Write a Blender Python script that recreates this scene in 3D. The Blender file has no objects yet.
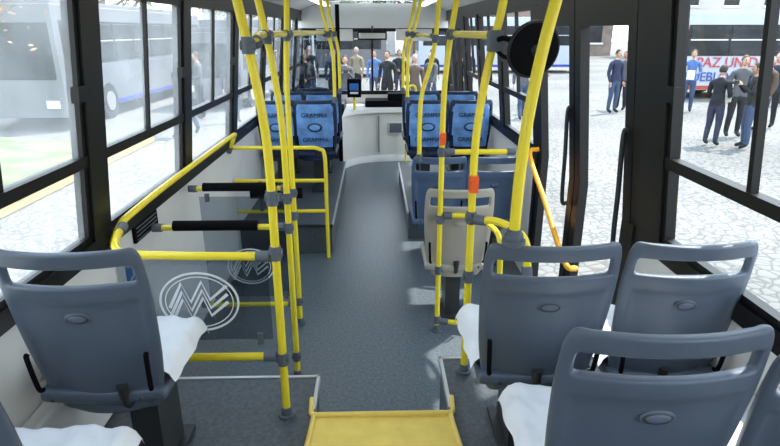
import bpy, math, random
from mathutils import Vector, Matrix, Euler
random.seed(7)
scene = bpy.context.scene
try:
    scene.view_settings.view_transform = 'Standard'
except Exception: pass

# ------------------------------------------------------------------ materials
def mat(name, col, rough=0.5, metal=0.0, var=0.08, scale=8.0, bump=0.0, bscale=60.0, spec=0.5):
    m = bpy.data.materials.new(name); m.use_nodes = True
    nt = m.node_tree; b = nt.nodes['Principled BSDF']
    b.inputs['Roughness'].default_value = rough
    b.inputs['Metallic'].default_value = metal
    b.inputs['Specular IOR Level'].default_value = spec
    tc = nt.nodes.new('ShaderNodeTexCoord')
    n = nt.nodes.new('ShaderNodeTexNoise'); n.inputs['Scale'].default_value = scale
    n.inputs['Detail'].default_value = 4
    nt.links.new(tc.outputs['Object'], n.inputs['Vector'])
    r = nt.nodes.new('ShaderNodeValToRGB')
    r.color_ramp.elements[0].position = 0.3; r.color_ramp.elements[1].position = 0.7
    r.color_ramp.elements[0].color = tuple(c*(1-var) for c in col)+(1,)
    r.color_ramp.elements[1].color = tuple(min(1, c*(1+var)) for c in col)+(1,)
    nt.links.new(n.outputs['Fac'], r.inputs['Fac'])
    nt.links.new(r.outputs['Color'], b.inputs['Base Color'])
    if bump > 0:
        n2 = nt.nodes.new('ShaderNodeTexNoise'); n2.inputs['Scale'].default_value = bscale
        nt.links.new(tc.outputs['Object'], n2.inputs['Vector'])
        bp = nt.nodes.new('ShaderNodeBump'); bp.inputs['Strength'].default_value = bump
        bp.inputs['Distance'].default_value = 0.01
        nt.links.new(n2.outputs['Fac'], bp.inputs['Height'])
        nt.links.new(bp.outputs['Normal'], b.inputs['Normal'])
    return m

def glassmat(name, tint=(0.95,0.97,0.97), gl=0.05, haze=0.0):
    m = bpy.data.materials.new(name); m.use_nodes = True
    nt = m.node_tree; nt.nodes.clear()
    o = nt.nodes.new('ShaderNodeOutputMaterial'); t = nt.nodes.new('ShaderNodeBsdfTransparent')
    g = nt.nodes.new('ShaderNodeBsdfGlossy'); mx = nt.nodes.new('ShaderNodeMixShader')
    t.inputs['Color'].default_value = tint+(1,); g.inputs['Roughness'].default_value = 0.02
    mx.inputs[0].default_value = gl
    nt.links.new(t.outputs[0], mx.inputs[1]); nt.links.new(g.outputs[0], mx.inputs[2])
    last = mx
    if haze > 0:   # dust film on the pane
        tr = nt.nodes.new('ShaderNodeBsdfTranslucent'); tr.inputs['Color'].default_value=(0.9,0.92,0.95,1)
        n = nt.nodes.new('ShaderNodeTexNoise'); n.inputs['Scale'].default_value=3; n.inputs['Detail'].default_value=5
        tc = nt.nodes.new('ShaderNodeTexCoord'); nt.links.new(tc.outputs['Object'], n.inputs['Vector'])
        mr = nt.nodes.new('ShaderNodeMapRange'); mr.inputs[1].default_value=.3; mr.inputs[2].default_value=.7
        mr.inputs[3].default_value=haze*.6; mr.inputs[4].default_value=haze*1.4
        nt.links.new(n.outputs['Fac'], mr.inputs[0])
        m2 = nt.nodes.new('ShaderNodeMixShader'); nt.links.new(mr.outputs[0], m2.inputs[0])
        nt.links.new(mx.outputs[0], m2.inputs[1]); nt.links.new(tr.outputs[0], m2.inputs[2]); last = m2
    nt.links.new(last.outputs[0], o.inputs[0])
    return m

def cobblemat():
    m = bpy.data.materials.new('cobblestone'); m.use_nodes = True
    nt = m.node_tree; b = nt.nodes['Principled BSDF']; b.inputs['Roughness'].default_value = 0.85
    tc = nt.nodes.new('ShaderNodeTexCoord')
    v = nt.nodes.new('ShaderNodeTexVoronoi'); v.feature = 'DISTANCE_TO_EDGE'; v.inputs['Scale'].default_value = 8
    n = nt.nodes.new('ShaderNodeTexNoise'); n.inputs['Scale'].default_value = 0.35; n.inputs['Detail'].default_value = 5
    for q in (v, n): nt.links.new(tc.outputs['Object'], q.inputs['Vector'])
    r = nt.nodes.new('ShaderNodeValToRGB')
    r.color_ramp.elements[0].position = 0.0; r.color_ramp.elements[0].color = (0.125,0.12,0.112,1)
    r.color_ramp.elements[1].position = 0.14; r.color_ramp.elements[1].color = (0.245,0.24,0.232,1)
    nt.links.new(v.outputs['Distance'], r.inputs['Fac'])
    mx = nt.nodes.new('ShaderNodeMixRGB'); mx.blend_type = 'MULTIPLY'; mx.inputs[0].default_value = 0.7
    r2 = nt.nodes.new('ShaderNodeValToRGB')
    r2.color_ramp.elements[0].position = 0.35; r2.color_ramp.elements[0].color = (0.55,0.55,0.53,1)
    r2.color_ramp.elements[1].position = 0.65; r2.color_ramp.elements[1].color = (1,1,1,1)
    nt.links.new(n.outputs['Fac'], r2.inputs['Fac'])
    nt.links.new(r.outputs[0], mx.inputs[1]); nt.links.new(r2.outputs[0], mx.inputs[2])
    nt.links.new(mx.outputs[0], b.inputs['Base Color'])
    bp = nt.nodes.new('ShaderNodeBump'); bp.inputs['Strength'].default_value = 0.4; bp.inputs['Distance'].default_value = 0.03
    nt.links.new(v.outputs['Distance'], bp.inputs['Height']); nt.links.new(bp.outputs['Normal'], b.inputs['Normal'])
    return m

def emis(name, col, s):
    m = bpy.data.materials.new(name); m.use_nodes = True
    b = m.node_tree.nodes['Principled BSDF']
    b.inputs['Base Color'].default_value = col+(1,)
    b.inputs['Emission Color'].default_value = col+(1,); b.inputs['Emission Strength'].default_value = s
    return m

M = {}
M['yellow'] = mat('yellow_paint', (0.93,0.75,0.035), 0.22, 0, 0.03, 3)
M['stepyellow'] = mat('step_yellow', (0.97,0.70,0.15), 0.45, 0, 0.08, 14, 0.2, 200)
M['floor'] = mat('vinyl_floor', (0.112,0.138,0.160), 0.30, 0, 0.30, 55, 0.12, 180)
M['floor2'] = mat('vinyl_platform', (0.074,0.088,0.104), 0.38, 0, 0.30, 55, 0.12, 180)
M['alu'] = mat('aluminium_trim', (0.60,0.61,0.63), 0.3, 0.6, 0.04)
M['black'] = mat('black_frame', (0.006,0.006,0.007), 0.42, 0, 0.2, spec=0.4)
M['rubber'] = mat('rubber', (0.02,0.02,0.022), 0.7, 0, 0.2)
M['mattblack'] = mat('matt_black', (0.004,0.004,0.005), 0.85, 0, 0.1, spec=0.1)
M['panel'] = mat('wall_panel_white', (0.76,0.76,0.745), 0.5, 0, 0.05, 3)
M['ceil'] = mat('ceiling_white', (0.87,0.88,0.89), 0.5, 0, 0.03, 2)
M['cream'] = mat('dash_cream', (0.66,0.64,0.59), 0.5, 0, 0.05, 3)
M['seat'] = mat('seat_grey_plastic', (0.090,0.116,0.158), 0.34, 0, 0.06, 4, 0.15, 400)
M['seatblue'] = mat('seat_blue_plastic', (0.075,0.12,0.21), 0.38, 0, 0.08, 4, 0.1, 400)
M['navy'] = mat('seat_navy', (0.015,0.03,0.075), 0.5, 0, 0.1, 4)
M['beige'] = mat('seat_beige', (0.40,0.37,0.32), 0.5, 0, 0.08, 4)
M['cushion'] = mat('cushion_fabric', (0.03,0.07,0.16), 0.9, 0, 0.3, 60, 0.3, 300)
M['cover'] = mat('blue_cover', (0.16,0.36,0.80), 0.6, 0, 0.4, 9)
M['cloth'] = mat('white_sheet', (0.84,0.86,0.90), 0.7, 0, 0.05, 6)
M['steel'] = mat('dark_steel', (0.04,0.045,0.05), 0.4, 0.3, 0.1)
M['clamp'] = mat('grey_clamp', (0.11,0.13,0.16), 0.5, 0, 0.1)
M['orange'] = mat('orange_button', (0.9,0.14,0.02), 0.35, 0, 0.05)
M['orangerail'] = mat('orange_rail', (0.95,0.42,0.02), 0.35, 0, 0.05)
M['glass'] = glassmat('window_glass', (0.92,0.94,0.94), 0.045)
M['dusty'] = glassmat('dusty_window_glass', (0.95,0.96,0.96), 0.04, 0.20)
M['plexi'] = glassmat('plexiglass', (0.66,0.70,0.74), 0.06)
M['mirror'] = mat('mirror_face', (0.8,0.8,0.8), 0.03, 1.0, 0.0)
M['white'] = mat('white_paint', (0.8,0.8,0.8), 0.5, 0, 0.02)
M['etch'] = mat('white_etching', (0.85,0.87,0.88), 0.6, 0, 0.02)
M['bluesign'] = mat('blue_sign', (0.03,0.16,0.5), 0.5, 0, 0.02)
M['cobble'] = cobblemat()
M['grass'] = mat('grass', (0.16,0.205,0.09), 0.9, 0, 0.45, 1.6, 0.6, 30)
M['kerb'] = mat('kerb_yellow', (0.50,0.40,0.20), 0.8, 0, 0.2, 3)
M['bark'] = mat('bark', (0.12,0.08,0.05), 0.9, 0, 0.3, 8, 0.5, 20)
M['leaf'] = mat('leaves', (0.16,0.20,0.10), 0.7, 0, 0.5, 1.5)
M['leaf2'] = mat('autumn_leaves', (0.30,0.20,0.11), 0.7, 0, 0.5, 1.5)
M['build'] = mat('building_render', (0.50,0.49,0.48), 0.8, 0, 0.15, 0.5)
M['build2'] = mat('building_brick', (0.26,0.20,0.17), 0.85, 0, 0.25, 1.0)
M['darkglass'] = mat('dark_glass', (0.02,0.025,0.03), 0.25, 0, 0.5, 0.8, spec=0.25)
M['buswhite'] = mat('bus_white', (0.42,0.46,0.52), 0.35, 0, 0.03, 1)
M['bussilver'] = mat('bus_silver', (0.17,0.18,0.20), 0.35, 0, 0.06, 1)
M['busgrey'] = mat('bus_grey', (0.12,0.12,0.13), 0.35, 0, 0.05, 1)
M['busred'] = mat('bus_red', (0.40,0.05,0.04), 0.35, 0, 0.05, 1)
M['textblue'] = mat('letter_blue', (0.02,0.05,0.35), 0.5, 0, 0.02)
M['textred'] = mat('letter_red', (0.5,0.03,0.05), 0.5, 0, 0.02)
M['lamp'] = emis('lamp_diffuser', (1.0,0.98,0.95), 2.6)
M['headl'] = mat('headlight', (0.8,0.8,0.75), 0.1, 0, 0.02)

# ------------------------------------------------------------------ mesh builder
def catmull(P, n=6):
    if len(P) < 3: return P
    out = []
    Q = [P[0]*2-P[1]]+P+[P[-1]*2-P[-2]]
    for i in range(1, len(Q)-2):
        a, b, c, d = Q[i-1], Q[i], Q[i+1], Q[i+2]
        for k in range(n):
            t = k/n
            out.append(0.5*((2*b)+(c-a)*t+(2*a-5*b+4*c-d)*t*t+(3*b-a-3*c+d)*t**3))
    out.append(P[-1]); return out

class Bld:
    def __init__(s): s.v=[]; s.f=[]; s.m=[]; s.sm=[]; s.mats=[]
    def mi(s, m):
        if m not in s.mats: s.mats.append(m)
        return s.mats.index(m)
    def add(s, vs, fs, m, smooth=False, T=None):
        o = len(s.v); k = s.mi(m)
        for p in vs:
            p = Vector(p)
            s.v.append(T @ p if T else p)
        for f in fs:
            s.f.append([i+o for i in f]); s.m.append(k); s.sm.append(smooth)
    def hexa(s, p, m):
        s.add(p, [(3,2,1,0),(4,5,6,7),(0,1,5,4),(1,2,6,5),(2,3,7,6),(3,0,4,7)], m)
    def box(s, c, d, m, T=None):
        x,y,z = [q/2 for q in d]; c = Vector(c)
        ps = [(-x,-y,-z),(x,-y,-z),(x,y,-z),(-x,y,-z),(-x,-y,z),(x,-y,z),(x,y,z),(-x,y,z)]
        ps = [(T @ Vector(p) if T else Vector(p))+c for p in ps]
        s.hexa(ps, m)
    def bb(s, x0,x1,y0,y1,z0,z1,m):
        s.box(((x0+x1)/2,(y0+y1)/2,(z0+z1)/2),(abs(x1-x0),abs(y1-y0),abs(z1-z0)),m)
    def tube(s, pts, r, m, n=12, smooth=True, T=None, sub=6):
        P = [Vector(p) for p in pts]
        if smooth: P = catmull(P, sub)
        N = len(P)
        if isinstance(r,(int,float)): R = [r]*N
        else:
            R = []
            for i in range(N):
                t = i/(N-1)*(len(r)-1); k = min(len(r)-2,int(t)); R.append(r[k]*(1-(t-k))+r[k+1]*(t-k))
        vs=[]; fs=[]; up=None
        for i in range(N):
            t = (P[min(i+1,N-1)]-P[max(i-1,0)]).normalized()
            if up is None:
                up = Vector((0,0,1)) if abs(t.z)<0.9 else Vector((1,0,0))
            a = t.cross(up)
            if a.length<1e-4: a = t.cross(Vector((0,1,0)))
            a.normalize(); b = a.cross(t).normalized(); up = b
            for k in range(n):
                q = 2*math.pi*k/n
                vs.append(P[i]+(a*math.cos(q)+b*math.sin(q))*R[i])
        for i in range(N-1):
            for k in range(n):
                fs.append((i*n+k, i*n+(k+1)%n, (i+1)*n+(k+1)%n, (i+1)*n+k))
        s.add(vs, fs, m, True, T)
        s.add([vs[k] for k in range(n)], [tuple(reversed(range(n)))], m, False, T)
        s.add([vs[(N-1)*n+k] for k in range(n)], [tuple(range(n))], m, False, T)
    def cyl(s, a, b, r, m, n=16): s.tube([a,b], r, m, n, False)
    def ell(s, c, r, m, n=16, h=10, T=None, fn=None):
        vs=[]; fs=[]
        for i in range(h+1):
            th = math.pi*i/h
            for k in range(n):
                ph = 2*math.pi*k/n
                p = Vector((math.sin(th)*math.cos(ph), math.sin(th)*math.sin(ph), math.cos(th)))
                if fn: p = fn(p)
                vs.append(Vector((p.x*r[0],p.y*r[1],p.z*r[2]))+Vector(c))
        for i in range(h):
            for k in range(n):
                fs.append((i*n+k,(i+1)*n+k,(i+1)*n+(k+1)%n,i*n+(k+1)%n))
        s.add(vs, fs, m, True, T)
    def mesh(s, me, m=None, T=None, fmat=None):
        o = len(s.v)
        for v in me.vertices: s.v.append(T @ v.co if T else v.co.copy())
        for p in me.polygons:
            s.f.append([i+o for i in p.vertices])
            s.m.append(s.mi(fmat(p) if fmat else m)); s.sm.append(True)
    def make(s, name):
        me = bpy.data.meshes.new(name)
        me.from_pydata([tuple(v) for v in s.v], [], s.f)
        for m in s.mats: me.materials.append(m)
        me.polygons.foreach_set('material_index', s.m)
        me.polygons.foreach_set('use_smooth', s.sm)
        me.update(); return me
    def finish(s, name, bevel=0.0, loc=(0,0,0), rot=(0,0,0), parent=None):
        ob = bpy.data.objects.new(name, s.make(name))
        scene.collection.objects.link(ob)
        ob.location = loc; ob.rotation_euler = rot
        if parent: ob.parent = parent
        if bevel > 0:
            b = ob.modifiers.new('bevel','BEVEL'); b.width = bevel; b.segments = 2
            b.limit_method='ANGLE'; b.angle_limit=math.radians(45)
        return ob

def evalmesh(ob):
    dg = bpy.context.evaluated_depsgraph_get(); dg.update()
    me = bpy.data.meshes.new_from_object(ob.evaluated_get(dg))
    d = ob.data; bpy.data.objects.remove(ob); bpy.data.meshes.remove(d)
    return me
def tmp(vs, fs, edges=[]):
    me = bpy.data.meshes.new('t'); me.from_pydata([tuple(v) for v in vs], edges, fs); me.update()
    ob = bpy.data.objects.new('t', me); scene.collection.objects.link(ob); return ob

# ------------------------------------------------------------------ bus shell
PZ = 0.35     # rear platform height
GZ = -0.35    # street level
def wx(z): return 1.2 if z <= 1.05 else 1.2-0.105*(z-1.05)
def prism(b, side, y0, y1, z0, z1, tin, tout, m):
    a0, a1 = wx(z0), wx(z1)
    p = [(side*(a0-tin),y0,z0),(side*(a0+tout),y0,z0),(side*(a0+tout),y1,z0),(side*(a0-tin),y1,z0),
         (side*(a1-tin),y0,z1),(side*(a1+tout),y0,z1),(side*(a1+tout),y1,z1),(side*(a1-tin),y1,z1)]
    if side < 0: p = [p[1],p[0],p[3],p[2],p[5],p[4],p[7],p[6]]
    b.hexa([Vector(q) for q in p], m)

SILL, MID, TOP = 1.06, 1.40, 2.06
pl = [(-0.3,.16),(1.08,.16),(2.31,.15),(3.50,.13),(4.75,.13),(6.0,.13),(7.25,.14),(8.45,.14)]
pr = [(-0.3,.16),(1.05,.16),(2.29,.27),(4.03,.14),(5.2,.14),(6.3,.12),(7.25,.14),(8.6,.14)]
Y0, Y1 = -1.5, 9.2
wl = Bld()
prism(wl,-1,Y0,Y1,-0.3,SILL-0.07,0,.05,M['panel'])
prism(wl,-1,Y0,Y1,SILL-0.07,SILL,0.02,.05,M['black'])
prism(wl,-1,Y0,Y1,TOP,2.2,0.0,.05,M['black'])
for y,w in pl: prism(wl,-1,y-w/2,y+w/2,SILL,TOP,.02,.05,M['black'])
wl.finish('wall_left')
wr = Bld()
for a,b_ in ((Y0,2.43),(3.96,7.32),(8.53,Y1)):
    prism(wr,1,a,b_,-0.3,SILL-0.07,0,.05,M['panel'])
    prism(wr,1,a,b_,SILL-0.07,SILL,0.02,.05,M['black'])
prism(wr,1,Y0,Y1,TOP,2.2,0.0,.05,M['black'])
for y,w in pr: prism(wr,1,y-w/2,y+w/2,SILL,TOP,.02,.05,M['black'])
for y in (2.40,3.99): prism(wr,1,y-.03,y+.03,-.3,SILL,.03,.05,M['black'])
wr.finish('wall_right')

wn = [0]
def window(side, y0, y1, slide=True):
    wn[0]+=1; b = Bld(); e=.0015; y0+=e; y1-=e
    f=.028; G=M['dusty'] if side<0 else M['glass']
    prism(b,side,y0,y1,SILL+.001,SILL+f,.008,.03,M['black'])
    prism(b,side,y0,y1,MID-.02,MID+.025,.014,.03,M['black'])
    prism(b,side,y0,y1,TOP-f,TOP-.001,.008,.03,M['black'])
    for a,c in ((y0,y0+f),(y1-f,y1)): prism(b,side,a,c,SILL+f,TOP-f,.008,.03,M['black'])
    if slide:
        ym=(y0+y1)/2
        prism(b,side,ym-.011,ym+.011,MID+.025,TOP-f,.006,.02,M['black'])
        prism(b,side,y1-.07,y1-.005,1.64,1.70,.03,0,M['black'])
    g0,g1=y0+f,y1-f
    for z0,z1 in ((SILL+f,MID-.02),(MID+.025,TOP-f)):
        p=[(side*(wx(z0)+.01),g0,z0),(side*(wx(z0)+.01),g1,z0),(side*(wx(z1)+.01),g1,z1),(side*(wx(z1)+.01),g0,z1)]
        b.add(p,[(0,1,2,3)],G)
    b.finish('window_%d'%wn[0])
for side,pp in ((-1,pl),(1,pr)):
    ed=[(Y0,0)]+pp+[(Y1,0)]
    for i in range(len(ed)-1):
        a=ed[i][0]+ed[i][1]/2; c=ed[i+1][0]-ed[i+1][1]/2
        if side==1 and (2.3<a<2.6 or 7.2<a<7.5): continue
        window(side,a,c, slide=(c-a)>.8)

def door(name,y0,y1):
    b=Bld(); ym=(y0+y1)/2
    for (a,c) in ((y0,ym-.008),(ym+.008,y1)):
        f=.085
        for yy0,yy1 in ((a,a+f),(c-f,c)):
            for z0,z1 in ((-.28,1.05),(1.05,TOP-.004)): prism(b,1,yy0,yy1,z0,z1,.02,.03,M['black'])
        prism(b,1,a+f,c-f,-.28,-.12,.02,.03,M['black'])
        prism(b,1,a+f,c-f,TOP-.14,TOP-.004,.02,.03,M['black'])
        for z0,z1 in ((-.12,1.05),(1.05,TOP-.14)):
            p=[(wx(z0)+.01,a+f,z0),(wx(z0)+.01,c-f,z0),(wx(z1)+.01,c-f,z1),(wx(z1)+.01,a+f,z1)]
            b.add(p,[(0,1,2,3)],M['glass'])
        b.tube([(1.17,a+.05,.9),(1.14,a+.055,.92),(1.13,a+.055,1.2),(1.12,a+.055,1.45),(1.14,a+.05,1.48)],.012,M['steel'])
    b.finish(name)
door('door_1',2.432,3.958); door('door_2',7.324,8.526)

# diagonal door hand rail
b=Bld(); b.tube([(1.17,3.92,1.10),(1.10,3.90,1.06),(1.10,3.45,.84),(1.10,3.0,.62),(1.17,2.98,.58)],.017,M['orangerail'])
b.finish('door_handrail')

b=Bld(); b.bb(-1.2,1.2,Y0-.06,Y0,-.3,2.28,M['panel']); b.finish('wall_rear')
b=Bld()
b.bb(-1.25,1.25,Y1,Y1+.06,-.3,.92,M['cream'])
b.bb(-1.25,1.25,Y1-.22,Y1+.06,1.93,2.28,M['ceil'])
for x0,x1 in ((-1.25,-1.12),(1.12,1.25)): b.bb(x0,x1,Y1,Y1+.06,.92,1.93,M['black'])
b.finish('wall_front')
b=Bld()
b.bb(-1.12,1.12,Y1+.01,Y1+.05,.921,.98,M['black']); b.bb(-1.12,1.12,Y1+.01,Y1+.05,1.88,1.929,M['black'])
b.bb(-.05,-.02,Y1,Y1+.05,.98,1.88,M['black'])
b.add([(-1.12,Y1+.03,.98),(1.12,Y1+.03,.98),(1.12,Y1+.03,1.88),(-1.12,Y1+.03,1.88)],[(0,1,2,3)],M['glass'])
b.finish('window_windscreen')

# ceiling (arched)
b=Bld(); prof=[(-1.13,2.14),(-1.05,2.20),(-.85,2.27),(-.5,2.31),(0,2.32),(.5,2.31),(.85,2.27),(1.05,2.20),(1.13,2.14)]
vs=[];fs=[]
for y in (Y0,Y1-.22):
    for x,z in prof: vs.append((x,y,z))
    for x,z in prof: vs.append((x*1.06,y,z+.07))
n=len(prof)
for i in range(n-1):
    fs.append((i,i+1,2*n+i+1,2*n+i)); fs.append((n+i,3*n+i,3*n+i+1,n+i+1))
    fs.append((i,n+i,n+i+1,i+1)); fs.append((2*n+i,2*n+i+1,3*n+i+1,3*n+i))
fs.append((0,2*n,3*n,n)); fs.append((n-1,2*n-1,4*n-1,3*n-1))
b.add(vs,fs,M['ceil'],True); b.finish('ceiling')
for x in (-.68,.68):
    b=Bld(); b.bb(x-.07,x+.07,-1.2,8.6,2.235,2.262,M['alu']); b.bb(x-.055,x+.055,-1.15,8.55,2.222,2.235,M['lamp'])
    for yy in (0.2,1.6,3,4.4,5.8,7.2): b.bb(x-.06,x+.06,yy-.02,yy+.02,2.219,2.224,M['alu'])
    b.finish('ceiling_light')
b=Bld(); b.bb(-.32,.32,6.3,7.0,2.26,2.305,M['white']); b.bb(-.26,.26,6.36,6.94,2.235,2.26,M['panel']); b.finish('roof_hatch',.01)

b=Bld(); b.bb(-1.2,1.2,Y0,Y1,-.06,0,M['floor']); b.finish('floor')
# rear platform with stair notch
b=Bld()
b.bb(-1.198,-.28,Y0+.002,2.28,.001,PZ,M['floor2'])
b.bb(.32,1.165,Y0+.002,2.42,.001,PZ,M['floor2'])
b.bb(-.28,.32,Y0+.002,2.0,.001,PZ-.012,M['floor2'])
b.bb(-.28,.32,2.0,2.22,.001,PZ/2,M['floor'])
b.finish('rear_platform')
b=Bld()
b.bb(-1.19,-.268,2.268,2.286,PZ-.02,PZ+.006,M['alu']); b.bb(-.285,-.268,2.03,2.286,PZ-.03,PZ+.006,M['alu'])
b.bb(.308,1.16,2.408,2.426,PZ-.02,PZ+.006,M['alu']); b.bb(.308,.325,2.03,2.426,PZ-.03,PZ+.006,M['alu'])
b.finish('trim_1',.003)
b=Bld()
vs=[(-.33,.9,PZ+.002),(.375,.9,PZ+.002),(.30,1.985,PZ+.002),(-.26,1.985,PZ+.002)]
b.hexa([Vector(v)-Vector((0,0,.012)) for v in vs]+[Vector(v)+Vector((0,0,.006)) for v in vs],M['stepyellow'])
b.tube([(-.335,.9,PZ+.012),(-.29,1.6,PZ+.012),(-.27,1.95,PZ+.012),(-.282,2.0,PZ+.010),(-.29,2.10,PZ+.006)],.011,M['stepyellow'],8)
b.tube([(.38,.9,PZ+.012),(.335,1.6,PZ+.012),(.31,1.95,PZ+.012),(.322,2.0,PZ+.010),(.33,2.10,PZ+.006)],.011,M['stepyellow'],8)
b.tube([(-.27,1.98,PZ+.012),(.31,1.98,PZ+.012)],.013,M['stepyellow'],8,False)
b.bb(-.26,.30,1.98,1.998,PZ-.07,PZ+.01,M['stepyellow'])
b.finish('stair_step_plate')

# wheel-arch boxes
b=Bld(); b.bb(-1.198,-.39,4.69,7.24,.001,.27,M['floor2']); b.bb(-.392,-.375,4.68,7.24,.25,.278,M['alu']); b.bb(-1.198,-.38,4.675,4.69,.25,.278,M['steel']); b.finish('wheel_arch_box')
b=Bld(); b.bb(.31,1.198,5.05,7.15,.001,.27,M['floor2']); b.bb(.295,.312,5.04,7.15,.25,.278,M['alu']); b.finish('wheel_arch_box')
b=Bld(); b.bb(-1.198,-1.12,-1.4,2.25,PZ+.001,PZ+.30,M['panel']); b.finish('wall_ledge',.02)

# ------------------------------------------------------------------ seats
def shellmesh():
    rows=[(.345,.140),(.375,.170),(.50,.198),(.66,.212),(.788,.217),(.806,.217),(.850,.217),(.862,.216),(.922,.213),(.933,.212),(.964,.205),(.976,.188)]
    fr=[-1,-.94,-.87,-.83,-.4,0,.4,.83,.87,.94,1]
    vs=[];fs=[]
    for z,w in rows:
        for u in fr:
            y=-.19-(z-.4)*.17+.05*abs(u)**2.5
            if abs(u)<=.831 and .37<z<.80: y+=.016
            vs.append((u*w,y,z))
    nc=len(fr)
    for r in range(len(rows)-1):
        for c in range(nc-1):
            if r==7 and 2<=c<=7: continue
            fs.append((r*nc+c,r*nc+c+1,(r+1)*nc+c+1,(r+1)*nc+c))
    ob=tmp(vs,fs)
    so=ob.modifiers.new('s','SOLIDIFY'); so.thickness=.027; so.offset=0
    ss=ob.modifiers.new('ss','SUBSURF'); ss.levels=2; ss.render_levels=2
    return evalmesh(ob)
SH=shellmesh()
def slabmesh(w,d,h):
    xs=[-w,-w*.9,-w*.4,w*.4,w*.9,w]; ys=[-d,-d*.88,0,d*.88,d]
    vs=[];fs=[]
    for y in ys:
        for x in xs:
            vs.append((x,y,.012 if abs(x)>w*.5 else 0))
    for j in range(len(ys)-1):
        for i in range(len(xs)-1): fs.append((j*6+i,j*6+i+1,(j+1)*6+i+1,(j+1)*6+i))
    ob=tmp(vs,fs); so=ob.modifiers.new('s','SOLIDIFY'); so.thickness=h; so.offset=0
    ss=ob.modifiers.new('ss','SUBSURF'); ss.levels=2; ss.render_levels=2
    return evalmesh(ob)
CU=slabmesh(.205,.215,.05); PAD=slabmesh(.18,.19,.04)
def textmesh(body,size,ext=.002):
    cu=bpy.data.curves.new('t','FONT'); cu.body=body; cu.size=size; cu.extrude=ext; cu.align_x='CENTER'; cu.align_y='CENTER'
    ob=bpy.data.objects.new('t',cu); scene.collection.objects.link(ob)
    dg=bpy.context.evaluated_depsgraph_get(); dg.update()
    me=bpy.data.meshes.new_from_object(ob.evaluated_get(dg)); bpy.data.objects.remove(ob); return me
SEATTXT=textmesh('GRAMMA',.062,.003)
seatcache={}
TILT=Euler((math.pi/2+.17,0,0)).to_matrix().to_4x4()
def bus_seat(x,y,z,style,legx=0.0,cloth=False,scale=(1,1,1)):
    key=(style,legx,cloth)
    if key not in seatcache:
        b=Bld(); sm=M[{'grey':'seat','blue':'seatblue','navy':'navy','beige':'beige'}[style]]
        b.mesh(SH,sm)
        b.mesh(CU,sm,Matrix.Translation((0,.015,.415)))
        b.mesh(PAD,M['cushion'],Matrix.Translation((0,.02,.445)))
        b.mesh(PAD,M['cushion'],Matrix.Translation((0,-.182,.60)) @ TILT @ Matrix.Diagonal((.78,.85,.5,1)))
        yb=-.19-(.745-.4)*.17-.001
        b.ell((0,yb,.745),(.040,.005,.020),sm,20,8)
        b.ell((0,yb-.003,.745),(.034,.004,.016),M['steel'] if style!='beige' else sm,20,8)
        b.ell((0,yb-.005,.745),(.028,.004,.012),sm,20,8)
        for sx in (-1,1):
            b.tube([(sx*.170,-.215,.47),(sx*.176,-.230,.485),(sx*.182,-.243,.60),(sx*.182,-.236,.615)],.008,M['mattblack'],8)
            b.ell((sx*.14,-.232,.44),(.008,.006,.008),M['steel'],10,6)
        if style=='navy':
            vs=[];fs=[]
            nx,nz=8,8
            for j in range(nz+1):
                for i in range(nx+1):
                    u=-1+2*i/nx; zz=.50+.44*j/nz; w=.185-.02*(j/nz)**6
                    vs.append((u*w,-.19-(zz-.4)*.17+.05*abs(u*.85)**2.5-.022,zz))
            for j in range(nz):
                for i in range(nx): fs.append((j*(nx+1)+i,j*(nx+1)+i+1,(j+1)*(nx+1)+i+1,(j+1)*(nx+1)+i))
            b.add(vs,fs,M['cover'],True)
            b.mesh(SEATTXT,M['navy'],Matrix.Translation((0,-.297,.83)) @ TILT)
            b.ell((0,-.280,.71),(.075,.006,.045),M['navy'],20,6)
            b.ell((0,-.287,.71),(.055,.004,.030),M['cover'],20,6)
            b.mesh(SEATTXT,M['navy'],Matrix.Translation((0,-.262,.58)) @ TILT)
        b.box((legx,.02,.205),(.10,.20,.37),M['steel']); b.box((legx,.02,.012),(.16,.30,.022),M['steel'])
        b.box((0,.02,.378),(.34,.30,.022),M['steel'])
        b.tube([(legx,-.06,.36),(legx,-.17,.38),(legx,-.2,.47)],.018,M['steel'],8)
        if cloth:
            # white sheet lying over the whole cushion, edges folded down
            vs=[];fs=[];nx=ny=30
            for j in range(ny+1):
                for i in range(nx+1):
                    xx=-.226+.452*i/nx; yy=-.16+.405*j/ny
                    dz=.007*math.sin(xx*38+yy*21)*math.cos(yy*33-xx*13)+.003*math.sin(xx*90+yy*50)+random.uniform(-.001,.001)
                    zz=.500+dz
                    o=max(0,abs(xx)-.200)/.026; zz-=.050*min(1,o)**1.5
                    o2=max(0,yy-.222)/.023; zz-=.050*min(1,o2)**1.5
                    vs.append((xx+.004*math.sin(yy*40),yy+.004*math.sin(xx*30),zz))
            for j in range(ny):
                for i in range(nx): fs.append((j*(nx+1)+i,j*(nx+1)+i+1,(j+1)*(nx+1)+i+1,(j+1)*(nx+1)+i))
            b.add(vs,fs,M['cloth'],True)
        seatcache[key]=b.make('bus_seat')
    ob=bpy.data.objects.new('bus_seat',seatcache[key]); scene.collection.objects.link(ob); ob.location=(x,y,z+.001); ob.scale=scale
    return ob
bus_seat(-.897,1.76,PZ,'grey',.07,True,(1.0,.97,.98))
bus_seat(-.905,1.12,PZ,'grey',.07,True,(.98,1,.97))
bus_seat(.552,1.84,PZ,'grey',0,True,(1.0,1,.955)); bus_seat(.993,1.84,PZ,'grey',0,True,(.95,1,.955))
bus_seat(.622,1.27,PZ,'grey',0,True,(1.06,1,.985))
bus_seat(1.03,1.27,PZ,'grey',0,True,(.77,1,.915))
bus_seat(.525,3.57,0,'beige')
bus_seat(.50,4.49,0,'blue'); bus_seat(.935,4.49,0,'blue')
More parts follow.
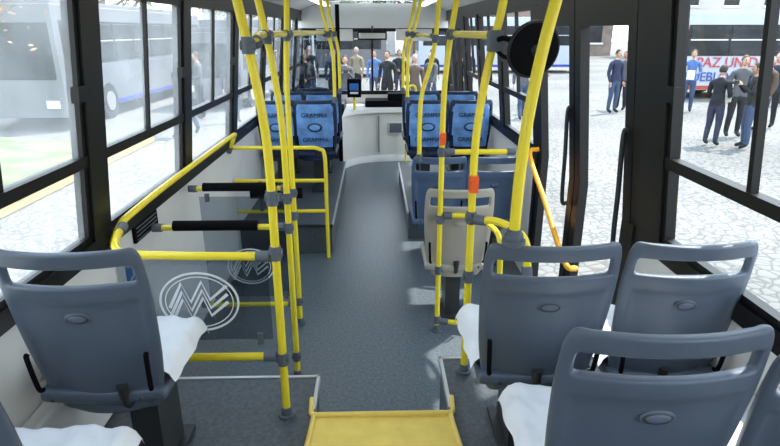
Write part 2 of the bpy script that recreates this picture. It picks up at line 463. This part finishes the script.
for yy in (5.89,6.72):
    bus_seat(-.60,yy,.27,'navy'); bus_seat(-.985,yy,.27,'navy',scale=(.9,1,1))
    bus_seat(.53,yy,.27,'navy'); bus_seat(.965,yy,.27,'navy')

# ------------------------------------------------------------------ poles and rails
R=.0165
def pole(name,pts,clamps=(),foot=True,button=None,extra=None):
    b=Bld(); b.tube(pts,R,M['yellow'],14)
    P=catmull([Vector(p) for p in pts],12)
    if foot:
        p=Vector(pts[0]); b.cyl(p,p+Vector((0,0,.012)),.036,M['clamp']); b.cyl(p,p+Vector((0,0,.045)),.023,M['clamp'])
    p=Vector(pts[-1]); b.cyl(p-Vector((0,0,.02)),p,.035,M['clamp'])
    for z in clamps:
        q=min(P,key=lambda a:abs(a.z-z))
        b.cyl(q-Vector((0,0,.028)),q+Vector((0,0,.028)),.022,M['clamp'])
        b.cyl(q-Vector((.025,0,0)),q+Vector((.025,0,0)),.017,M['clamp'],12)
    if button:
        q=min(P,key=lambda a:abs(a.z-button))
        b.box(q+Vector((0,-.02,0)),(.036,.042,.07),M['orange']); b.cyl(q+Vector((0,-.04,.005)),q+Vector((0,-.05,.005)),.014,M['orange'])
    if extra: extra(b)
    return b.finish(name)
def rail(name,pts,pad=None,ends=True):
    b=Bld(); b.tube(pts,R,M['yellow'],12)
    if ends:
        for a,c in ((pts[0],pts[1]),(pts[-1],pts[-2])):
            a=Vector(a);d=(Vector(c)-a).normalized(); b.cyl(a,a+d*.05,.022,M['clamp'])
    if pad:
        b.tube(pad,.028,M['mattblack'],12,False)
    return b.finish(name)
pole('grab_pole',[(-.385,2.0,PZ),(-.385,2.0,1.0),(-.387,2.0,1.5),(-.42,2.0,1.8),(-.47,2.0,2.1),(-.50,2.0,2.305)],(.64,1.09,1.32,1.86))
pole('grab_pole',[(-.46,2.8,0),(-.46,2.8,.8),(-.46,2.8,1.4),(-.49,2.8,1.75),(-.545,2.8,2.08),(-.58,2.8,2.295)],(.14,.92,1.1,1.86))
pole('grab_pole',[(-.52,3.42,0),(-.52,3.42,1),(-.52,3.42,1.6),(-.50,3.42,1.95),(-.48,3.42,2.305)],(.15,.75,.96,1.86))
rail('handrail',[(-.41,2.0,1.08),(-.8,2.02,1.08),(-1.0,2.06,1.08),(-1.07,2.20,1.09),(-1.085,2.30,1.105)])
rail('handrail',[(-.41,2.0,.64),(-.9,2.0,.64),(-1.09,2.0,.64)])
rail('handrail',[(-1.19,2.36,.96),(-1.13,2.36,1.08),(-1.10,2.44,1.12),(-1.10,3.0,1.13),(-1.10,4.2,1.13),(-1.10,4.4,1.125),(-1.13,4.5,1.09),(-1.19,4.52,.96)])
rail('lean_rail',[(-.485,2.8,.92),(-.8,2.8,.92),(-1.17,2.8,.92)],[(-.62,2.8,.93),(-1.06,2.8,.93)])
rail('lean_rail',[(-.545,3.42,.96),(-.8,3.42,.96),(-1.17,3.42,.96)],[(-.62,3.42,.97),(-1.08,3.42,.97)])
rail('handrail',[(-.545,3.42,.15),(-.8,3.42,.15),(-1.17,3.42,.15)])
rail('handrail',[(-.405,2.03,1.86),(-.45,2.3,1.88),(-.51,2.76,1.88)])
rail('handrail',[(-.51,2.84,1.88),(-.505,3.1,1.88),(-.50,3.38,1.88)])
b=Bld()
b.tube([(-.42,4.6,0),(-.42,4.6,.5),(-.42,4.6,.9),(-.47,4.6,.97),(-.6,4.6,.98),(-1.0,4.6,.98),(-1.18,4.6,.98)],R,M['yellow'])
b.tube([(-.42,4.6,.70),(-1.18,4.6,.70)],R,M['yellow'],12,False); b.tube([(-.42,4.6,.43),(-1.18,4.6,.43)],R,M['yellow'],12,False)
b.tube([(-.62,4.57,.60),(-1.05,4.57,.60)],.045,M['mattblack'],12,False)
for xx in (-.7,-.97): b.bb(xx-.015,xx+.015,4.58,4.61,.44,.70,M['clamp'])
b.finish('partition_frame')
def emblem(b,cx,y,cz,r):
    T=Matrix.Translation((cx,y,cz))
    for rr,w in ((r,.0045),(r*.87,.0022)):
        pts=[(rr*math.cos(t*math.pi/24),0,rr*.82*math.sin(t*math.pi/24)) for t in range(49)]
        b.tube(pts,w,M['etch'],6,False,T)
    def stroke(p,w):
        vs=[];fs=[]
        for i,(x,z) in enumerate(p):
            x0,z0=p[max(0,i-1)]; x1,z1=p[min(len(p)-1,i+1)]
            d=Vector((x1-x0,z1-z0)).normalized(); nx,nz=-d.y,d.x
            vs+=[((x+nx*w)*r,0,(z+nz*w)*r),((x-nx*w)*r,0,(z-nz*w)*r)]
            if i: fs.append((2*i-2,2*i-1,2*i+1,2*i))
        b.add(vs,fs,M['etch'],False,T)
    for off in (.12,-.12,-.34):
        stroke([(-.78,-.28+off),(-.42,.42+off),(-.22,-.12+off),(.10,.46+off),(.28,-.05+off),(.74,.34+off)],.045)
def screen(x0,x1,y,z0,z1,ex,ez,er):
    b=Bld(); b.bb(x0,x1,y,y+.006,z0,z1,M['plexi'])
    for xx in (x0+.05,x1-.05): 
        b.bb(xx-.012,xx+.012,y-.01,y+.016,z1-.03,z1+.02,M['clamp']); b.bb(xx-.012,xx+.012,y-.01,y+.016,z0-.02,z0+.03,M['clamp'])
    emblem(b,ex,y-.003,ez,er); b.finish('plexiglass_screen')
screen(-1.02,-.43,2.05,.69,1.05,-.712,.865,.155)
screen(-1.12,-.56,3.44,.20,.90,-.83,.42,.15)
# right row
def mirrorarm(b):
    b.tube([(.475,2.3,1.86),(.50,2.24,1.87),(.57,2.2,1.84)],.010,M['mattblack'],8)
    b.tube([(.475,2.3,1.83),(.51,2.24,1.80),(.57,2.2,1.82)],.008,M['mattblack'],8)
    b.box((.475,2.3,1.86),(.055,.055,.08),M['clamp'])
pole('grab_pole',[(.415,2.3,PZ),(.415,2.3,1.0),(.417,2.3,1.45),(.445,2.3,1.72),(.50,2.3,2.02),(.53,2.3,2.305)],(.62,.85,1.13),True,1.27,mirrorarm)
pole('grab_pole',[(.40,3.3,0),(.40,3.3,1.0),(.40,3.3,1.5),(.42,3.3,1.8),(.46,3.3,2.1),(.48,3.3,2.305)],(.07,.45,.81,1.21,1.88),True,1.30)
pole('grab_pole',[(.412,1.56,1.295),(.417,1.565,1.5),(.431,1.57,1.68),(.459,1.58,1.86),(.50,1.59,2.05),(.55,1.60,2.29)],(1.32,))
rail('handrail',[(.425,3.3,1.21),(.6,3.3,1.21),(.84,3.3,1.21)])
rail('handrail',[(.425,3.3,.81),(.58,3.27,.81),(.68,3.12,.80),(.70,2.95,.78),(.70,2.9,.62),(.70,2.9,.36)])
rail('handrail',[(.425,3.3,.07),(.55,3.27,.07),(.68,3.22,.07)])
rail('handrail',[(.425,2.27,1.13),(.52,2.2,1.14),(.60,2.1,1.10),(.61,2.05,.95)])
rail('handrail',[(.48,2.34,1.88),(.46,2.8,1.88),(.44,3.26,1.88)])
rail('handrail',[(.425,2.3,.62),(.55,2.3,.62),(.62,2.3,.62)])
b=Bld()
rotm=Matrix.Translation((.60,2.19,1.83)) @ Euler((math.radians(100),0,math.radians(12))).to_matrix().to_4x4()
b.ell((0,0,0),(.103,.103,.012),M['mattblack'],32,12,T=rotm)
b.tube([(.1*math.cos(t*math.pi/16),.1*math.sin(t*math.pi/16),-.004) for t in range(33)],.008,M['black'],8,False,rotm)
b.ell((0,0,-.010),(.090,.090,.018),M['mirror'],28,12,T=rotm)
b.ell((0,0,.012),(.022,.022,.010),M['black'],20,8,T=rotm)
b.finish('convex_mirror')
for (x,y,z,t) in ((-.385,5.50,1.24,-.12),(-.385,6.35,1.24,-.12),(.315,5.50,1.24,.13),(.315,6.35,1.24,.13),(.33,4.13,.97,.13)):
    pole('grab_pole',[(x,y,z),(x,y,z+.3),(x+t*.1,y,z+.5),(x+t*.7,y,z+.8),(x+t,y,2.28)],(z+.02,1.86),False)
rail('handrail',[(-.46,5.54,1.86),(-.46,6.31,1.86)]); rail('handrail',[(.42,4.17,1.86),(.40,5.46,1.86)]); rail('handrail',[(.40,5.54,1.86),(.40,6.31,1.86)])
rail('handrail',[(-.50,3.46,1.88),(-.47,4.4,1.88),(-.46,5.46,1.88)])

b=Bld(); b.bb(-1.1995,-1.194,2.40,2.70,.66,.86,M['panel']); b.bb(-1.194,-1.192,2.48,2.62,.70,.83,M['bluesign'])
T=Matrix.Translation((-1.190,2.55,.76))
b.tube([(0,.035*math.cos(a*.5),.035*math.sin(a*.5)-.015) for a in range(6,14)],.005,M['white'],6,True,T); b.tube([(0,0,.05),(0,0,.0),(0,-.03,0),(0,-.045,-.04)],.005,M['white'],6,False,T)
b.finish('wheelchair_sign')
b=Bld(); b.bb(-1.199,-1.185,2.62,2.92,.90,.985,M['mattblack'])
for i in range(4): b.bb(-1.185,-1.182,2.64,2.90,.908+i*.02,.914+i*.02,M['clamp'])
b.finish('wall_vent')

# ------------------------------------------------------------------ front of the bus
b=Bld()
plan=[(-.45,7.75),(-.42,8.0),(-.3,8.22),(-.1,8.36),(.15,8.43),(.5,8.46),(.75,8.48)]
pp=catmull([Vector((x,y,0)) for x,y in plan],5)
def ext(P,z0,z1,off,m,back=9.19):
    n=len(P); vs=[(p.x,p.y-off,z0) for p in P]+[(p.x,p.y-off,z1) for p in P]+[(P[0].x,back,z1),(P[-1].x,back,z1)]
    fs=[(i,i+1,n+i+1,n+i) for i in range(n-1)]+[tuple(range(n,2*n))+(2*n+1,2*n)]
    b.add(vs,fs,m,True)
ext(pp,.001,.10,.03,M['panel']); ext(pp,.10,.74,0,M['cream']); ext(pp,.74,.78,.03,M['panel'])
b.bb(.05,.065,8.38,8.40,.15,.70,M['clamp'])
b.bb(.2,.42,8.42,8.445,.42,.60,M['panel']); b.bb(.22,.40,8.41,8.42,.44,.58,M['clamp'])
b.finish('front_console')
b=Bld()
b.bb(-1.15,-.46,8.55,9.18,.3,.85,M['steel']); b.bb(-1.1,-.5,8.45,8.6,.75,.98,M['steel'])
T=Matrix.Translation((-.8,8.32,.95)) @ Euler((math.radians(-50),0,0)).to_matrix().to_4x4()
b.tube([(.22*math.cos(t*math.pi/12),.22*math.sin(t*math.pi/12),0) for t in range(25)],.014,M['rubber'],8,False,T)
for t in (0,2.1,4.2): b.tube([(0,0,0),(.22*math.cos(t),.22*math.sin(t),0)],.01,M['rubber'],6,False,T)
b.cyl((-.8,8.32,.95),(-.8,8.55,.7),.03,M['rubber'])
b.finish('driver_dashboard',.01)
bus_seat(-.82,7.85,.2,'grey')
b=Bld(); b.bb(-1.19,-.46,7.25,9.18,.001,.2,M['floor2']); b.finish('driver_platform')
b=Bld()
b.bb(-1.18,-.45,7.36,7.39,.28,1.0,M['steel']); b.bb(-.48,-.43,7.355,7.395,.2,2.2,M['mattblack']); b.bb(-1.16,-.47,7.37,7.38,1.0,1.85,M['plexi']); b.bb(-1.16,-.47,7.36,7.39,1.85,1.90,M['steel'])
b.finish('driver_partition')
b=Bld(); b.cyl((-.30,8.42,.78),(-.30,8.42,1.0),.02,M['yellow']); b.box((-.30,8.42,1.10),(.20,.16,.26),M['mattblack']); b.box((-.30,8.335,1.12),(.13,.01,.10),M['bluesign']); b.box((-.30,8.335,1.035),(.12,.01,.03),M['white'])
b.finish('ticket_machine',.008)
b=Bld(); b.box((-.03,8.92,1.82),(.44,.03,.12),M['mattblack']); b.box((-.03,8.903,1.82),(.40,.004,.08),M['mirror'])
b.tube([(-.03,8.93,1.85),(-.03,8.95,1.96)],.012,M['steel'],8,False); b.finish('rear_view_mirror',.006)
for x in (-.6,.6):
    b=Bld(); b.box((x,8.94,1.83),(.55,.015,.17),M['panel']); b.cyl((x-.25,8.95,1.92),(x+.25,8.95,1.92),.01,M['steel']); b.finish('sun_visor',.005)
b=Bld(); b.cyl((.46,8.30,.001),(.46,8.30,1.05),R,M['yellow']); b.tube([(.46,8.3,1.05),(.50,8.4,1.12),(.6,8.44,1.1),(.6,8.44,.80)],R,M['yellow']); b.finish('entry_handrail')
b=Bld(); b.bb(-.15,.7,8.7,9.1,.782,.88,M['mattblack']); b.bb(.2,.55,8.75,9.0,.88,.98,M['mattblack']); b.finish('dashboard_tray',.01)
b=Bld(); b.tube([(1.28,9.3,2.1),(1.45,9.45,2.05),(1.45,9.45,1.9)],.02,M['rubber']); b.box((1.45,9.45,1.68),(.22,.08,.42),M['rubber']); b.finish('wing_mirror',.02)

# ------------------------------------------------------------------ outside
b=Bld(); b.add([(-80,-40,GZ),(80,-40,GZ),(80,120,GZ),(-80,120,GZ)],[(0,1,2,3)],M['cobble']); b.finish('ground_plaza')
b=Bld(); b.bb(-4.95,-4.7,-20,12,GZ+.001,GZ+.16,M['kerb']); b.finish('kerb',.02)
b=Bld()
vs=[];fs=[]; nx,ny=16,40
for j in range(ny+1):
    for i in range(nx+1):
        x=-4.96-8*i/nx; y=-20+32*j/ny
        vs.append((x,y,GZ+.10+.65*min(1,i/9)**1.5*min(1,(12.0-y)/2)+.06*math.sin(y*.9+x)))
for j in range(ny):
    for i in range(nx): fs.append((j*(nx+1)+i,(j+1)*(nx+1)+i,(j+1)*(nx+1)+i+1,j*(nx+1)+i+1))
b.add(vs,fs,M['grass'],True); b.finish('grass_verge')

def tree(x,y,z,h,lm,dens=1500):
    b=Bld(); rnd=random.Random(x*7+y)
    b.tube([(0,0,-.1),(.05,.03,h*.25),(-.04,.06,h*.5),(.05,0,h*.8)],[h*.035,h*.028,h*.02,h*.008],M['bark'],8)
    tips=[]
    for k in range(11):
        a=rnd.uniform(0,6.28); z0=h*rnd.uniform(.32,.6); L=h*rnd.uniform(.22,.38)
        e=Vector((math.cos(a)*L,math.sin(a)*L,z0+L*rnd.uniform(.3,.9)))
        mid=Vector((math.cos(a)*L*.5,math.sin(a)*L*.5,z0+L*.2))
        b.tube([(0,0,z0),mid,e],[h*.013,h*.009,h*.003],M['bark'],6,sub=3); tips+= [e,mid.lerp(e,.5)]
    tips.append(Vector((0,0,h*.9)))
    vs=[];fs=[]
    for i in range(dens):
        t=rnd.choice(tips); p=t+Vector([rnd.gauss(0,h*.065) for _ in range(3)])
        s=h*.012*rnd.uniform(.7,1.5); u=Vector([rnd.gauss(0,1) for _ in range(3)]).normalized(); w=u.orthogonal().normalized()
        o=len(vs); vs+=[p-u*s,p+w*s*.5,p+u*s,p-w*s*.5]; fs.append((o,o+1,o+2,o+3))
    b.add(vs,fs,lm); b.finish('tree',0,(x,y,z))
tree(-7.2,10.2,.1,5.2,M['leaf2'],1500); tree(-10.8,10.5,.25,7.0,M['leaf'],1600)
tree(-12,27,GZ,6.5,M['leaf'])
tree(-3.5,40,GZ,8,M['leaf'],2500); tree(3.0,42,GZ,9,M['leaf'],2500); tree(9,42,GZ,8,M['leaf'],2000); tree(-9,40,GZ,8,M['leaf2'],2000)

def building(x0,x1,y0,y1,h,m,face):
    b=Bld(); b.bb(x0,x1,y0,y1,GZ,h,m); b.bb(x0-.2,x1+.2,y0-.2,y1+.2,h,h+.35,M['white'])
    if face=='y':
        n=int((x1-x0)/3)
        for i in range(n):
            for k in range(int(h//3)):
                cx=x0+(i+.5)*(x1-x0)/n; b.bb(cx-.6,cx+.6,y0-.06,y0+.02,.8+k*3,2.5+k*3,M['darkglass']); b.bb(cx-.75,cx+.75,y0-.12,y0,.65+k*3,.8+k*3,M['white'])
    else:
        xx=x1 if face=='x+' else x0; n=int((y1-y0)/3)
        for i in range(n):
            for k in range(int(h//3)):
                cy=y0+(i+.5)*(y1-y0)/n; b.bb(xx-.06,xx+.06,cy-.6,cy+.6,.8+k*3,2.5+k*3,M['darkglass']); b.bb(xx-.1,xx+.1,cy-.75,cy+.75,.65+k*3,.8+k*3,M['white'])
    b.finish('building')
building(-30,-25,-5,42,7.5,M['build'],'x+'); building(-16,2,56,62,9,M['build'],'y'); building(3,22,54,60,7,M['build2'],'y'); building(24,44,48,54,9,M['build'],'y')

def ext_vehicle(name,x,y,rot,L,H,W,bm,tx=None,stripe=None):
    b=Bld(); g=.32
    b.bb(-L/2,L/2,-W/2,W/2,g,H,bm); b.bb(-L/2+.4,L/2-.4,-W/2+.2,W/2-.2,H,H+.12,bm)
    nb=int(L/1.35)
    for sgn in (-1,1):
        yy=sgn*W/2
        b.bb(-L/2+.25,L/2-.25,yy-.015,yy+.015,H*.52,H*.88,M['black'])
        for i in range(nb):
            x0=-L/2+.3+i*(L-.6)/nb; b.bb(x0+.05,x0+(L-.6)/nb-.05,yy-.025,yy+.025,H*.54,H*.86,M['darkglass'])
            b.bb(x0+.05,x0+(L-.6)/nb-.05,yy-.035,yy+.035,H*.70,H*.715,M['alu'])
        for cx in (-L/2+2.2 if L>7 else -L/2+.9,L/2-2.4 if L>7 else L/2-.9):
            b.cyl((cx,yy-sgn*.25,.46),(cx,yy+sgn*.02,.46),.46,M['rubber'],24); b.cyl((cx,yy+sgn*.01,.46),(cx,yy+sgn*.04,.46),.25,M['alu'],20)
        if stripe: b.bb(-L/2+.1,L/2-.1,yy-.02,yy+.02,g+.02,g+.14,stripe)
    for ex in (-1,1):
        b.bb(ex*L/2-.02,ex*L/2+.02,-W/2+.12,W/2-.12,H*.42,H*.86,M['darkglass'])
        for sy in (-1,1): b.box((ex*L/2,sy*(W/2-.3),g+.3),(.06,.3,.18),M['headl'])
    if tx is not None:
        for t,zz,mm,sz in (('PAZ UNIDAD',H*.44,M['textred'],.46),('PUEBLO HISPANO',H*.27,M['textblue'],.42)):
            me=textmesh(t,sz,.005); b.mesh(me,mm,Matrix.Translation((tx,-W/2-.03,zz)) @ Euler((math.pi/2,0,0)).to_matrix().to_4x4())
    b.finish(name,.03,(x,y,GZ),(0,0,rot))
ext_vehicle('parked_bus',15.9,20.5,0,11.5,2.75,2.4,M['buswhite'],-3.7,M['busred'])
ext_vehicle('parked_bus',-8.3,18.8,math.radians(90),11,2.8,2.4,M['bussilver'],None,M['textblue'])
ext_vehicle('parked_van',-4.6,19.5,math.radians(85),5,2.2,1.9,M['busgrey'])
ext_vehicle('parked_bus',6.9,33,0,9,2.8,2.4,M['buswhite'],None,M['textblue'])
ext_vehicle('parked_bus',-4.5,30,math.radians(5),10,2.6,2.4,M['busgrey'],None,M['white'])
for x,y in ((12,27),(-2.6,25)):
    b=Bld(); b.cyl((0,0,0),(0,0,.5),.09,M['white']); b.tube([(0,0,.5),(0,0,4),(0,.3,5),(0,1,5.2)],.05,M['white'],10); b.ell((0,1.15,5.17),(.14,.3,.08),M['headl']); b.finish('street_lamp',0,(x,y,GZ))

# ------------------------------------------------------------------ people
SK=[mat('skin_a',(0.50,0.30,0.21),.6,0,.04),mat('skin_b',(0.38,0.22,0.15),.6,0,.04)]
HR=[mat('hair_dark',(0.02,0.015,0.012),.6,0,.2,30),mat('hair_brown',(0.08,0.045,0.02),.6,0,.2,30),mat('hair_grey',(0.3,0.29,0.28),.6,0,.2,30)]
CL={k:mat('cloth_'+k,c,.85,0,.12,10,.2,60) for k,c in dict(black=(.012,.012,.015),navy=(.02,.028,.06),blue=(.08,.15,.35),sky=(.25,.38,.55),white=(.6,.6,.6),red=(.3,.04,.03),grey=(.09,.09,.10),jeans=(.045,.07,.13),brown=(.09,.06,.04),khaki=(.25,.2,.14)).items()}
EYE=mat('eye',(0.02,0.02,0.02),.2); LIP=mat('lips',(0.35,0.12,0.1),.5)
def person(x,y,head,h,top,bot,hair,skin,pose='stand',item=None):
    b=Bld(); top=CL[top]; bot=CL[bot]; hair=HR[hair]; skin=SK[skin]
    J={}
    J['pel']=(0,0,.95,.135,.11); J['wai']=(0,.0,1.10,.135,.105); J['che']=(0,.0,1.30,.165,.12); J['upc']=(0,-.01,1.42,.13,.09); J['nec']=(0,-.005,1.51,.052,.052); J['hea']=(0,.012,1.58,.05,.05)
    for s,n in ((-1,'l'),(1,'r')):
        J[n+'hip']=(s*.095,0,.86,.095,.105); J[n+'kne']=(s*.105,.02,.49,.066,.07); J[n+'cal']=(s*.11,-.005,.36,.062,.066); J[n+'ank']=(s*.115,-.02,.10,.048,.052); J[n+'toe']=(s*.13,.13,.045,.042,.032)
        J[n+'sho']=(s*.19,-.01,1.41,.068,.066); J[n+'elb']=(s*.24,-.03,1.13,.052,.052); J[n+'wri']=(s*.235,.07,.89,.036,.038)
        if pose=='camera' or (pose=='phone' and s==1):
            J[n+'elb']=(s*.21,.10,1.17,.052,.052); J[n+'wri']=(s*.075,.27,1.34,.036,.038)
        if pose=='hold' : J[n+'elb']=(s*.24,.02,1.14,.052,.052); J[n+'wri']=(s*.10,.24,1.10,.036,.038)
        if pose=='hip' and s==1: J[n+'elb']=(s*.38,-.08,1.17,.052,.052); J[n+'wri']=(s*.20,.03,1.00,.036,.038)
        if pose=='walk':
            J[n+'kne']=(s*.09,.02+s*.14,.50,.066,.07); J[n+'cal']=(s*.09,s*.12 if s>0 else -.22,.37,.062,.066)
            J[n+'ank']=(s*.09,.24 if s>0 else -.32,.10 if s>0 else .16,.048,.052); J[n+'toe']=(s*.10,.38 if s>0 else -.20,.045,.042,.032)
            J[n+'elb']=(s*.24,-s*.09,1.14,.052,.052); J[n+'wri']=(s*.24,-s*.16+.09,.92,.036,.038)
    names=list(J); idx={k:i for i,k in enumerate(names)}
    E=[('pel','wai'),('wai','che'),('che','upc'),('upc','nec'),('nec','hea')]
    for n in 'lr': E+=[('pel',n+'hip'),(n+'hip',n+'kne'),(n+'kne',n+'cal'),(n+'cal',n+'ank'),(n+'ank',n+'toe'),('upc',n+'sho'),(n+'sho',n+'elb'),(n+'elb',n+'wri')]
    ob=tmp([J[k][:3] for k in names],[],[(idx[a],idx[c]) for a,c in E])
    sk=ob.modifiers.new('skin','SKIN')
    for k in names:
        sv=ob.data.skin_vertices[0].data[idx[k]]; sv.radius=(J[k][3],J[k][4]); sv.use_root=(k=='pel')
    ss=ob.modifiers.new('ss','SUBSURF'); ss.levels=2; ss.render_levels=2
    me=evalmesh(ob)
    segs=[(Vector(J[a][:3]),Vector(J[c][:3]),a,c) for a,c in E]
    def fm(p):
        c=p.center; best=None;bd=9
        for a,d,na,nc in segs:
            t=max(0,min(1,(c-a).dot(d-a)/max(1e-6,(d-a).length_squared))); dd=(c-(a+(d-a)*t)).length
            if dd<bd: bd=dd;best=nc
        if best in('hea',): return skin
        if best.endswith('toe'): return CL['black']
        if best[1:] in('hip','kne','cal','ank') : return bot if c.z<.92 else top
        if best=='wai' and c.z<.93: return bot
        return top
    b.mesh(me,None,None,fm); bpy.data.meshes.remove(me)
    b.tube([(.058*math.cos(t*math.pi/8),-.002+.058*math.sin(t*math.pi/8),1.492) for t in range(17)],.014,top,8,False)
    hc=Vector((0,.025,1.665))
    def hf(p):
        q=p.copy()
        if q.z<0: q.x*=1-.28*(-q.z)**1.5; q.y*=1-.12*(-q.z)
        return q
    b.ell(hc,(.074,.094,.115),skin,18,14,fn=hf)
    b.ell(hc+Vector((0,.097,-.012)),(.013,.02,.022),skin,8,6)
    for s in (-1,1):
        b.ell(hc+Vector((s*.075,-.005,-.01)),(.010,.02,.03),skin,8,6)
        b.ell(hc+Vector((s*.028,.082,.012)),(.012,.008,.008),EYE,8,6)
        b.ell(hc+Vector((s*.028,.086,.032)),(.016,.006,.004),hair,8,6)
    b.ell(hc+Vector((0,.082,-.052)),(.022,.008,.006),LIP,8,6)
    def cap(p):
        q=p.copy()
        if q.y>.35: q.z=max(q.z,.45)
        return Vector((q.x,min(q.y,.80),max(q.z,-.45)))
    b.ell(hc+Vector((0,-.012,.016)),(.082,.098,.112),hair,18,14,fn=cap)
    for n,s in (('l',-1),('r',1)):
        w=Vector(J[n+'wri'][:3]); d=(w-Vector(J[n+'elb'][:3])).normalized()
        side=Vector((0,1,0)) if abs(d.y)<.75 else Vector((0,0,1))
        side=(side-d*side.dot(d)).normalized(); nrm=d.cross(side).normalized()*(-s)
        TT=Matrix.Translation(w) @ Matrix((side,d,nrm)).transposed().to_4x4()
        b.ell((0,.045,0),(.040,.058,.017),skin,12,8,T=TT)
        for i,(ox,L) in enumerate(((.027,.072),(.009,.082),(-.009,.076),(-.026,.058))):
            b.tube([(ox,.08,0),(ox*1.1,.08+L*.5,-.012),(ox*1.1,.08+L*.85,-.035)],[.009,.0085,.007],skin,6,T=TT,sub=3)
        b.tube([(.03,.03,0),(.055,.06,-.012),(.052,.09,-.028)],[.012,.010,.008],skin,6,T=TT,sub=3)
    if item=='camera': b.box((0,.36,1.38),(.13,.07,.085),M['rubber']); b.cyl((0,.39,1.38),(0,.47,1.38),.035,M['rubber'])
    if item=='paper': b.box((0,.36,1.10),(.20,.01,.26),M['white'])
    if item=='bag': b.box((.27,.0,1.0),(.12,.28,.26),CL['brown']); b.tube([(.25,-.05,1.12),(.1,-.13,1.4),(-.12,0,1.49),(-.1,.13,1.3),(.25,.08,1.12)],.012,CL['brown'],6)
    ob=b.finish('pedestrian',0,(x,y,GZ+.005),(0,0,head)); k=h/1.78; ob.scale=(k,k,k)
D=math.radians
person(6.85,11.2,D(-60),1.60,'black','navy',0,0,'hold','paper')
person(7.35,10.9,D(75),1.66,'black','jeans',0,1,'camera','camera')
person(7.90,12.2,D(170),1.74,'grey','black',1,0,'stand')
person(8.9,12.8,D(95),1.68,'brown','jeans',2,0,'hip','bag')
person(9.5,13.4,D(120),1.74,'navy','black',2,0,'hip','bag')
person(9.9,12.6,D(200),1.68,'black','jeans',0,1,'hold')
person(9.0,16.2,D(150),1.72,'blue','jeans',1,0,'hold','paper')
person(6.75,16.0,D(200),1.74,'navy','jeans',0,0,'stand'); person(7.25,16.6,D(130),1.68,'grey','black',1,1,'hip')
person(12.6,17.5,D(190),1.7,'white','jeans',0,0,'stand')
person(3.9,15.0,D(180),1.72,'grey','jeans',0,0,'walk'); person(5.2,18.0,D(150),1.7,'sky','black',1,1,'hold'); person(3.0,18.5,D(200),1.74,'black','jeans',2,0,'stand')
person(4.6,16.2,D(220),1.72,'black','black',0,1,'hold')
for (x,y,a,t,bt,po) in ((-1.7,14.2,170,'black','jeans','hold'),(-1.2,17.0,200,'navy','black','stand'),(-.75,14.8,185,'grey','jeans','camera'),(.35,15.8,160,'black','black','stand'),(1.0,14.4,190,'brown','jeans','hip'),(1.6,16.4,140,'grey','jeans','walk'),(2.2,15.0,220,'navy','black','hold'),(-2.5,15.5,150,'brown','jeans','stand'),(.0,18.2,170,'blue','jeans','stand'),(.8,19.0,190,'black','navy','hold'),(-.6,19.5,160,'khaki','black','stand'),(1.9,19.2,180,'black','jeans','stand'),(-2.1,19.0,190,'black','jeans','stand')):
    person(x,y,D(a),random.uniform(1.64,1.78),t,bt,random.randint(0,2),random.randint(0,1),po,'camera' if po=='camera' else None)
person(-4.2,12.6,D(160),1.7,'black','jeans',0,0,'walk'); person(-3.6,14.5,D(210),1.7,'navy','black',1,0,'stand'); person(-4.6,15.2,D(120),1.72,'grey','black',0,0,'hold')

# ------------------------------------------------------------------ light
w=bpy.data.worlds.new('World'); scene.world=w; w.use_nodes=True
nt=w.node_tree; bg=nt.nodes['Background']
tc=nt.nodes.new('ShaderNodeTexCoord'); sep=nt.nodes.new('ShaderNodeSeparateXYZ'); r=nt.nodes.new('ShaderNodeValToRGB')
nt.links.new(tc.outputs['Generated'],sep.inputs[0]); nt.links.new(sep.outputs['Z'],r.inputs['Fac'])
r.color_ramp.elements[0].color=(1,1,1,1); r.color_ramp.elements[1].color=(0.62,0.80,1,1); r.color_ramp.elements[1].position=.6
nt.links.new(r.outputs[0],bg.inputs['Color']); bg.inputs['Strength'].default_value=4.0
sl=bpy.data.lights.new('sun','SUN'); sl.energy=8.0; sl.angle=D(1.5); sl.color=(1,.94,.85)
so=bpy.data.objects.new('sun',sl); scene.collection.objects.link(so)
sd=Vector((-.38,-.26,-.88)).normalized(); so.rotation_euler=sd.to_track_quat('-Z','Y').to_euler(); so.location=(10,10,20)

# ------------------------------------------------------------------ camera
cam=bpy.data.cameras.new('camera'); co=bpy.data.objects.new('camera',cam); scene.collection.objects.link(co)
co.location=(0,0,1.9); co.rotation_euler=(D(71),0,D(-1.53)); cam.lens=25.85; cam.sensor_width=36; cam.clip_start=.05; cam.clip_end=300
scene.camera=co
